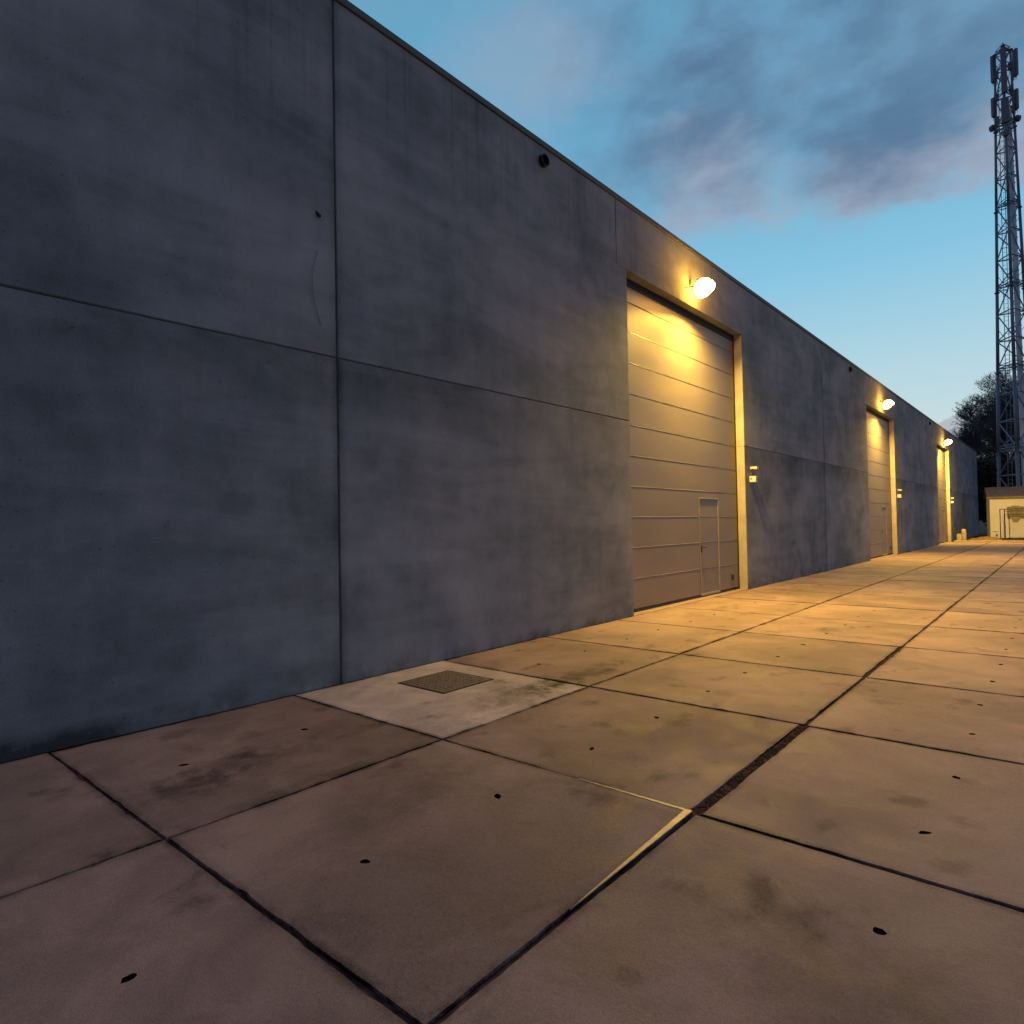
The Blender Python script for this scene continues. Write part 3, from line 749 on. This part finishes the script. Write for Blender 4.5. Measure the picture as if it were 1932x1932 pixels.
for i in range(nb):
    bm = bmesh.new(); z0, z1 = .4+i*bh, .4+(i+1)*bh
    if z1 > HT: z1 = HT
    for q, (a, b) in enumerate(prs):
        tube(bm, legp(a, z1), legp(b, z1), .055, n=6)
        if (i+q) % 2 == 0: tube(bm, legp(a, z0), legp(b, z1), .05, n=6)
        else: tube(bm, legp(b, z0), legp(a, z1), .05, n=6)
        if i % 2: tube(bm, (legp(a, z0)+legp(b, z0))/2, legp(a, (z0+z1)/2), .022, n=6)
    if i % 3 == 2:
        for dz_ in (-.22, .25):
            for a, b in prs: tube(bm, legp(a, z1+dz_), legp(b, z1+dz_), .035, n=6)
        mids = [(legp(a, z1)+legp(b, z1))/2 for a, b in prs]
        for a in range(3): tube(bm, mids[a], mids[(a+1) % 3], .03, n=6)
    fin('bracing', bm, 'galv', mast)
bm = bmesh.new()
def inner(fr, fv, z): s_ = side(z); return rdir*(fr*s_) + vdir*(fv*s_) + Vector((0, 0, z))
for s in (-.15, .15): tube(bm, inner(-.19, .12, 0)+rdir*s, inner(-.19, .12, 40)+rdir*s, .028, n=6)
z = .3
while z < 40: tube(bm, inner(-.19, .12, z)-rdir*.15, inner(-.19, .12, z)+rdir*.15, .016, n=5); z += .38
for k in range(20):
    z = 2.5+k*1.9; c0 = inner(-.19, .12, z)
    pp = [c0 + rdir*(.3*math.cos(a)) + vdir*(.1-.5*abs(math.sin(a))) for a in [math.pi*j/6 for j in range(7)]]
    for a, b in zip(pp[:-1], pp[1:]): tube(bm, a, b, .014, n=5)
fin('ladder', bm, 'galv', mast)
bm = bmesh.new()
tube(bm, inner(.21, .05, 0), inner(.21, .05, 37.5), .24, .20, 14)
for k in range(38): z = .8+k*.97; tube(bm, inner(.21, .05, z), inner(.21, .05, z+.06), .255, .255, 14)
fin('cable_duct', bm, 'duct', mast)
def antenna(k, out, z0, z1, wd=.34, dp=.16, lat=0.0, th=0.0):
    """panel antenna on a pipe off leg k"""
    zc = (z0+z1)/2; p = legp(k, zc); dirv = Vector((p.x, p.y, 0)).normalized()
    q = p + dirv*out + rdir*lat; a = math.atan2(dirv.y, dirv.x)+th
    bm = bmesh.new(); mtx = Matrix.Translation((q.x, q.y, 0)) @ Matrix.Rotation(a, 4, 'Z')
    box(bm, -dp/2, dp/2, -wd/2, wd/2, z0, z1, .04, mtx)
    o = fin('panel_antenna', bm, 'antenna', mast)
    bm = bmesh.new()
    tube(bm, (q.x-dirv.x*.2, q.y-dirv.y*.2, z0-.35), (q.x-dirv.x*.2, q.y-dirv.y*.2, z1+.12), .045)
    for z in (z0+.15, z1-.15): tube(bm, legp(k, z), (q.x, q.y, z), .03)
    for s in (-.06, .06): tube(bm, (q.x+rdir.x*s, q.y+rdir.y*s, z0-.3), (q.x+rdir.x*s, q.y+rdir.y*s, z0), .02, n=6)
    fin('antenna_pipe', bm, 'galv_leg', o)
antenna(0, .14, 40.5, 42.9, .44, .26); antenna(1, .30, 40.1, 42.5, .42, .2); antenna(2, .36, 40.5, 42.9, .42, .24)
antenna(0, .12, 37.4, 39.1, .46, .26); antenna(1, .30, 35.9, 38.1, .56, .2); antenna(2, .24, 37.5, 39.3, .40, .24)
antenna(1, .25, 38.6, 40.5, .42, .25)
antenna(2, .55, 22.4, 24.6, .36, .2)
for k, z in ((0, 41.0), (0, 37.0), (1, 39.5), (1, 36.6), (2, 41.4), (2, 37.6), (0, 39.0), (2, 39.4)):
    p = legp(k, z); q = p*.86; q.z = z
    bm = bmesh.new(); box(bm, q.x-.17, q.x+.17, q.y-.12, q.y+.12, z-.3, z+.3, .03); tube(bm, (q.x, q.y, z-.3), (q.x*.6, q.y*.6, z-1.3), .025, n=5)
    fin('radio_unit', bm, 'antenna', mast)
for k, z in ((0, 36.5), (2, 36.7), (1, 35.0)):
    p = legp(k, z); dv = Vector((p.x, p.y, 0)).normalized(); q = p+dv*.16
    bm = bmesh.new(); tube(bm, q, q+dv*.26, .30, .26, 16); tube(bm, q-dv*.06, q, .12, .28, 16); tube(bm, p, q, .04)
    fin('microwave_dish', bm, 'antenna', mast, False)
for z in (35.7, 36.1, 36.5, 39.3, 41.6, 42.7):
    bm = bmesh.new()
    for a, b in prs:
        pa, pb = legp(a, z), legp(b, z); ea = (pa-Vector((0, 0, z)))*1.15+Vector((0, 0, z)); eb = (pb-Vector((0, 0, z)))*1.15+Vector((0, 0, z))
        tube(bm, ea, eb, .035, n=6)
    fin('platform_ring', bm, 'galv', mast)
bm = bmesh.new(); tube(bm, legp(1, HT), legp(1, HT)+Vector((0, 0, .4)), .03, .012, 6); fin('lightning_rod', bm, 'galv', mast)
for k in range(3):
    p = legp(k, 0); bm = bmesh.new(); box(bm, p.x-.5, p.x+.5, p.y-.5, p.y+.5, -.05, .3, .03); fin('footing', bm, 'kerb', mast)

# ------------------------------------------------------------------ trees
def tree(loc, H, spread, seed, label, leafy=.6, leafmat_='ivy', low=.12, levels=5, leafsize=.13, nleaf=9000, twigs=1.0, cat='tree', group='bare trees behind the warehouse'):
    rr = random.Random(seed)
    root = empty('ivy_tree' if leafmat_ == 'ivy' else 'evergreen_tree', loc, label, cat, group)
    tr = bmesh.new(); tw = bmesh.new(); pts = []
    def grow(p, d_, L, r, lv):
        n = 3 if lv < 3 else 2
        for k in range(n):
            d2 = (d_ + Vector((rr.gauss(0, .13), rr.gauss(0, .13), rr.gauss(0, .09)+.05))).normalized()
            q = p + d2*(L/n); r2 = r*(.86 if lv < 3 else .75)
            tube(tr if lv < 2 else tw, p, q, r, r2, 7 if lv < 2 else (5 if lv < 4 else 3), False)
            pts.append((q.copy(), lv)); p, d_, r = q, d2, r2
            if lv < levels and (lv > 0 or k >= 0):
                for _ in range(1 if lv < 2 else (2 if rr.random() < .6*twigs else 1)):
                    ax = Vector((rr.gauss(0, 1), rr.gauss(0, 1), rr.gauss(0, .35))).normalized()
                    d3 = (d2*.55 + ax*.75*spread + Vector((0, 0, .22))).normalized()
                    grow(p, d3, L*rr.uniform(.55, .74), max(r*.55, .014), lv+1)
        if lv < levels: 
            for _ in range(2):
                ax = Vector((rr.gauss(0, 1), rr.gauss(0, 1), rr.gauss(0, .4))).normalized()
                grow(p, (d_ + ax*.5*spread).normalized(), L*rr.uniform(.5, .7), max(r*.7, .014), lv+1)
    p = Vector((0, 0, -.1)); base = H*low
    tube(tr, p, (0, 0, base), H*.022, H*.018, 9, False)
    grow(Vector((0, 0, base)), Vector((0, 0, 1)), H*.40, H*.018, 0)
    mz = max(q.z for q, l in pts); sc = H/mz
    fin('trunk', tr, 'bark', root, True); o = fin('twigs', tw, 'twig', root)
    lf = bmesh.new()
    src = [q for q, l in pts if l <= levels-1]; src2 = [q for q, l in pts]
    hollow = Vector((rr.random()*9, rr.random()*9, 0))
    c = 0; tries = 0
    while c < nleaf and tries < nleaf*6:
        tries += 1
        q = rr.choice(src if rr.random() < .75 else src2)
        nn = mnoise.noise(q*.55 + hollow) + (.25 if q.z < mz*.5 else 0) - (q.z/mz)*.25*(1-leafy)
        if nn < .05 - leafy*.45: continue
        s = leafsize*rr.uniform(.5, 1.25); pc = q + Vector((rr.gauss(0, .28), rr.gauss(0, .28), rr.gauss(0, .24)))
        u = Vector((rr.gauss(0, 1), rr.gauss(0, 1), rr.gauss(0, 1))).normalized(); v = u.orthogonal().normalized()
        lf.faces.new([lf.verts.new(pc+u*s), lf.verts.new(pc+v*s*.55), lf.verts.new(pc-u*s*.8), lf.verts.new(pc-v*s*.55)]); c += 1
    fin('crown', lf, leafmat_, root)
    for ch in root.children: ch.scale = (sc, sc, sc)
    return root
tree((-5.4, 79.5, 0), 14.4, 1.15, 21, 'bare ivy clad tree at the left edge of the group, beside the warehouse end', .2, nleaf=9000, levels=6, leafsize=.06)
tree((-2.3, 82.0, 0), 17.2, .75, 34, 'tallest ivy clad tree directly behind the lattice mast', .5, nleaf=26000, levels=6, leafsize=.085)
tree((.8, 80.0, 0), 15.2, .9, 47, 'ivy clad tree right of the lattice mast at the picture edge', .6, nleaf=16000, leafsize=.1)
ev = [(-6.6, 75.5, 6.6, 61, 'dark dense evergreen shrub touching the far end of the warehouse'), (-4.2, 76.5, 8.0, 62, 'dark dense evergreen shrub behind the left leg of the mast'),
      (-1.6, 77.0, 7.6, 63, 'dark dense evergreen shrub behind the middle leg of the mast'), (1.4, 76.0, 8.2, 64, 'dark dense evergreen shrub behind the cabin near the picture edge')]
for x, y, h, sd_, lb in ev:
    tree((x, y, 0), h, 1.15, sd_, lb, 1.2, 'evergreen', .04, 4, .17, 15000, 1.0, 'shrub', 'dark evergreens behind the cabin')
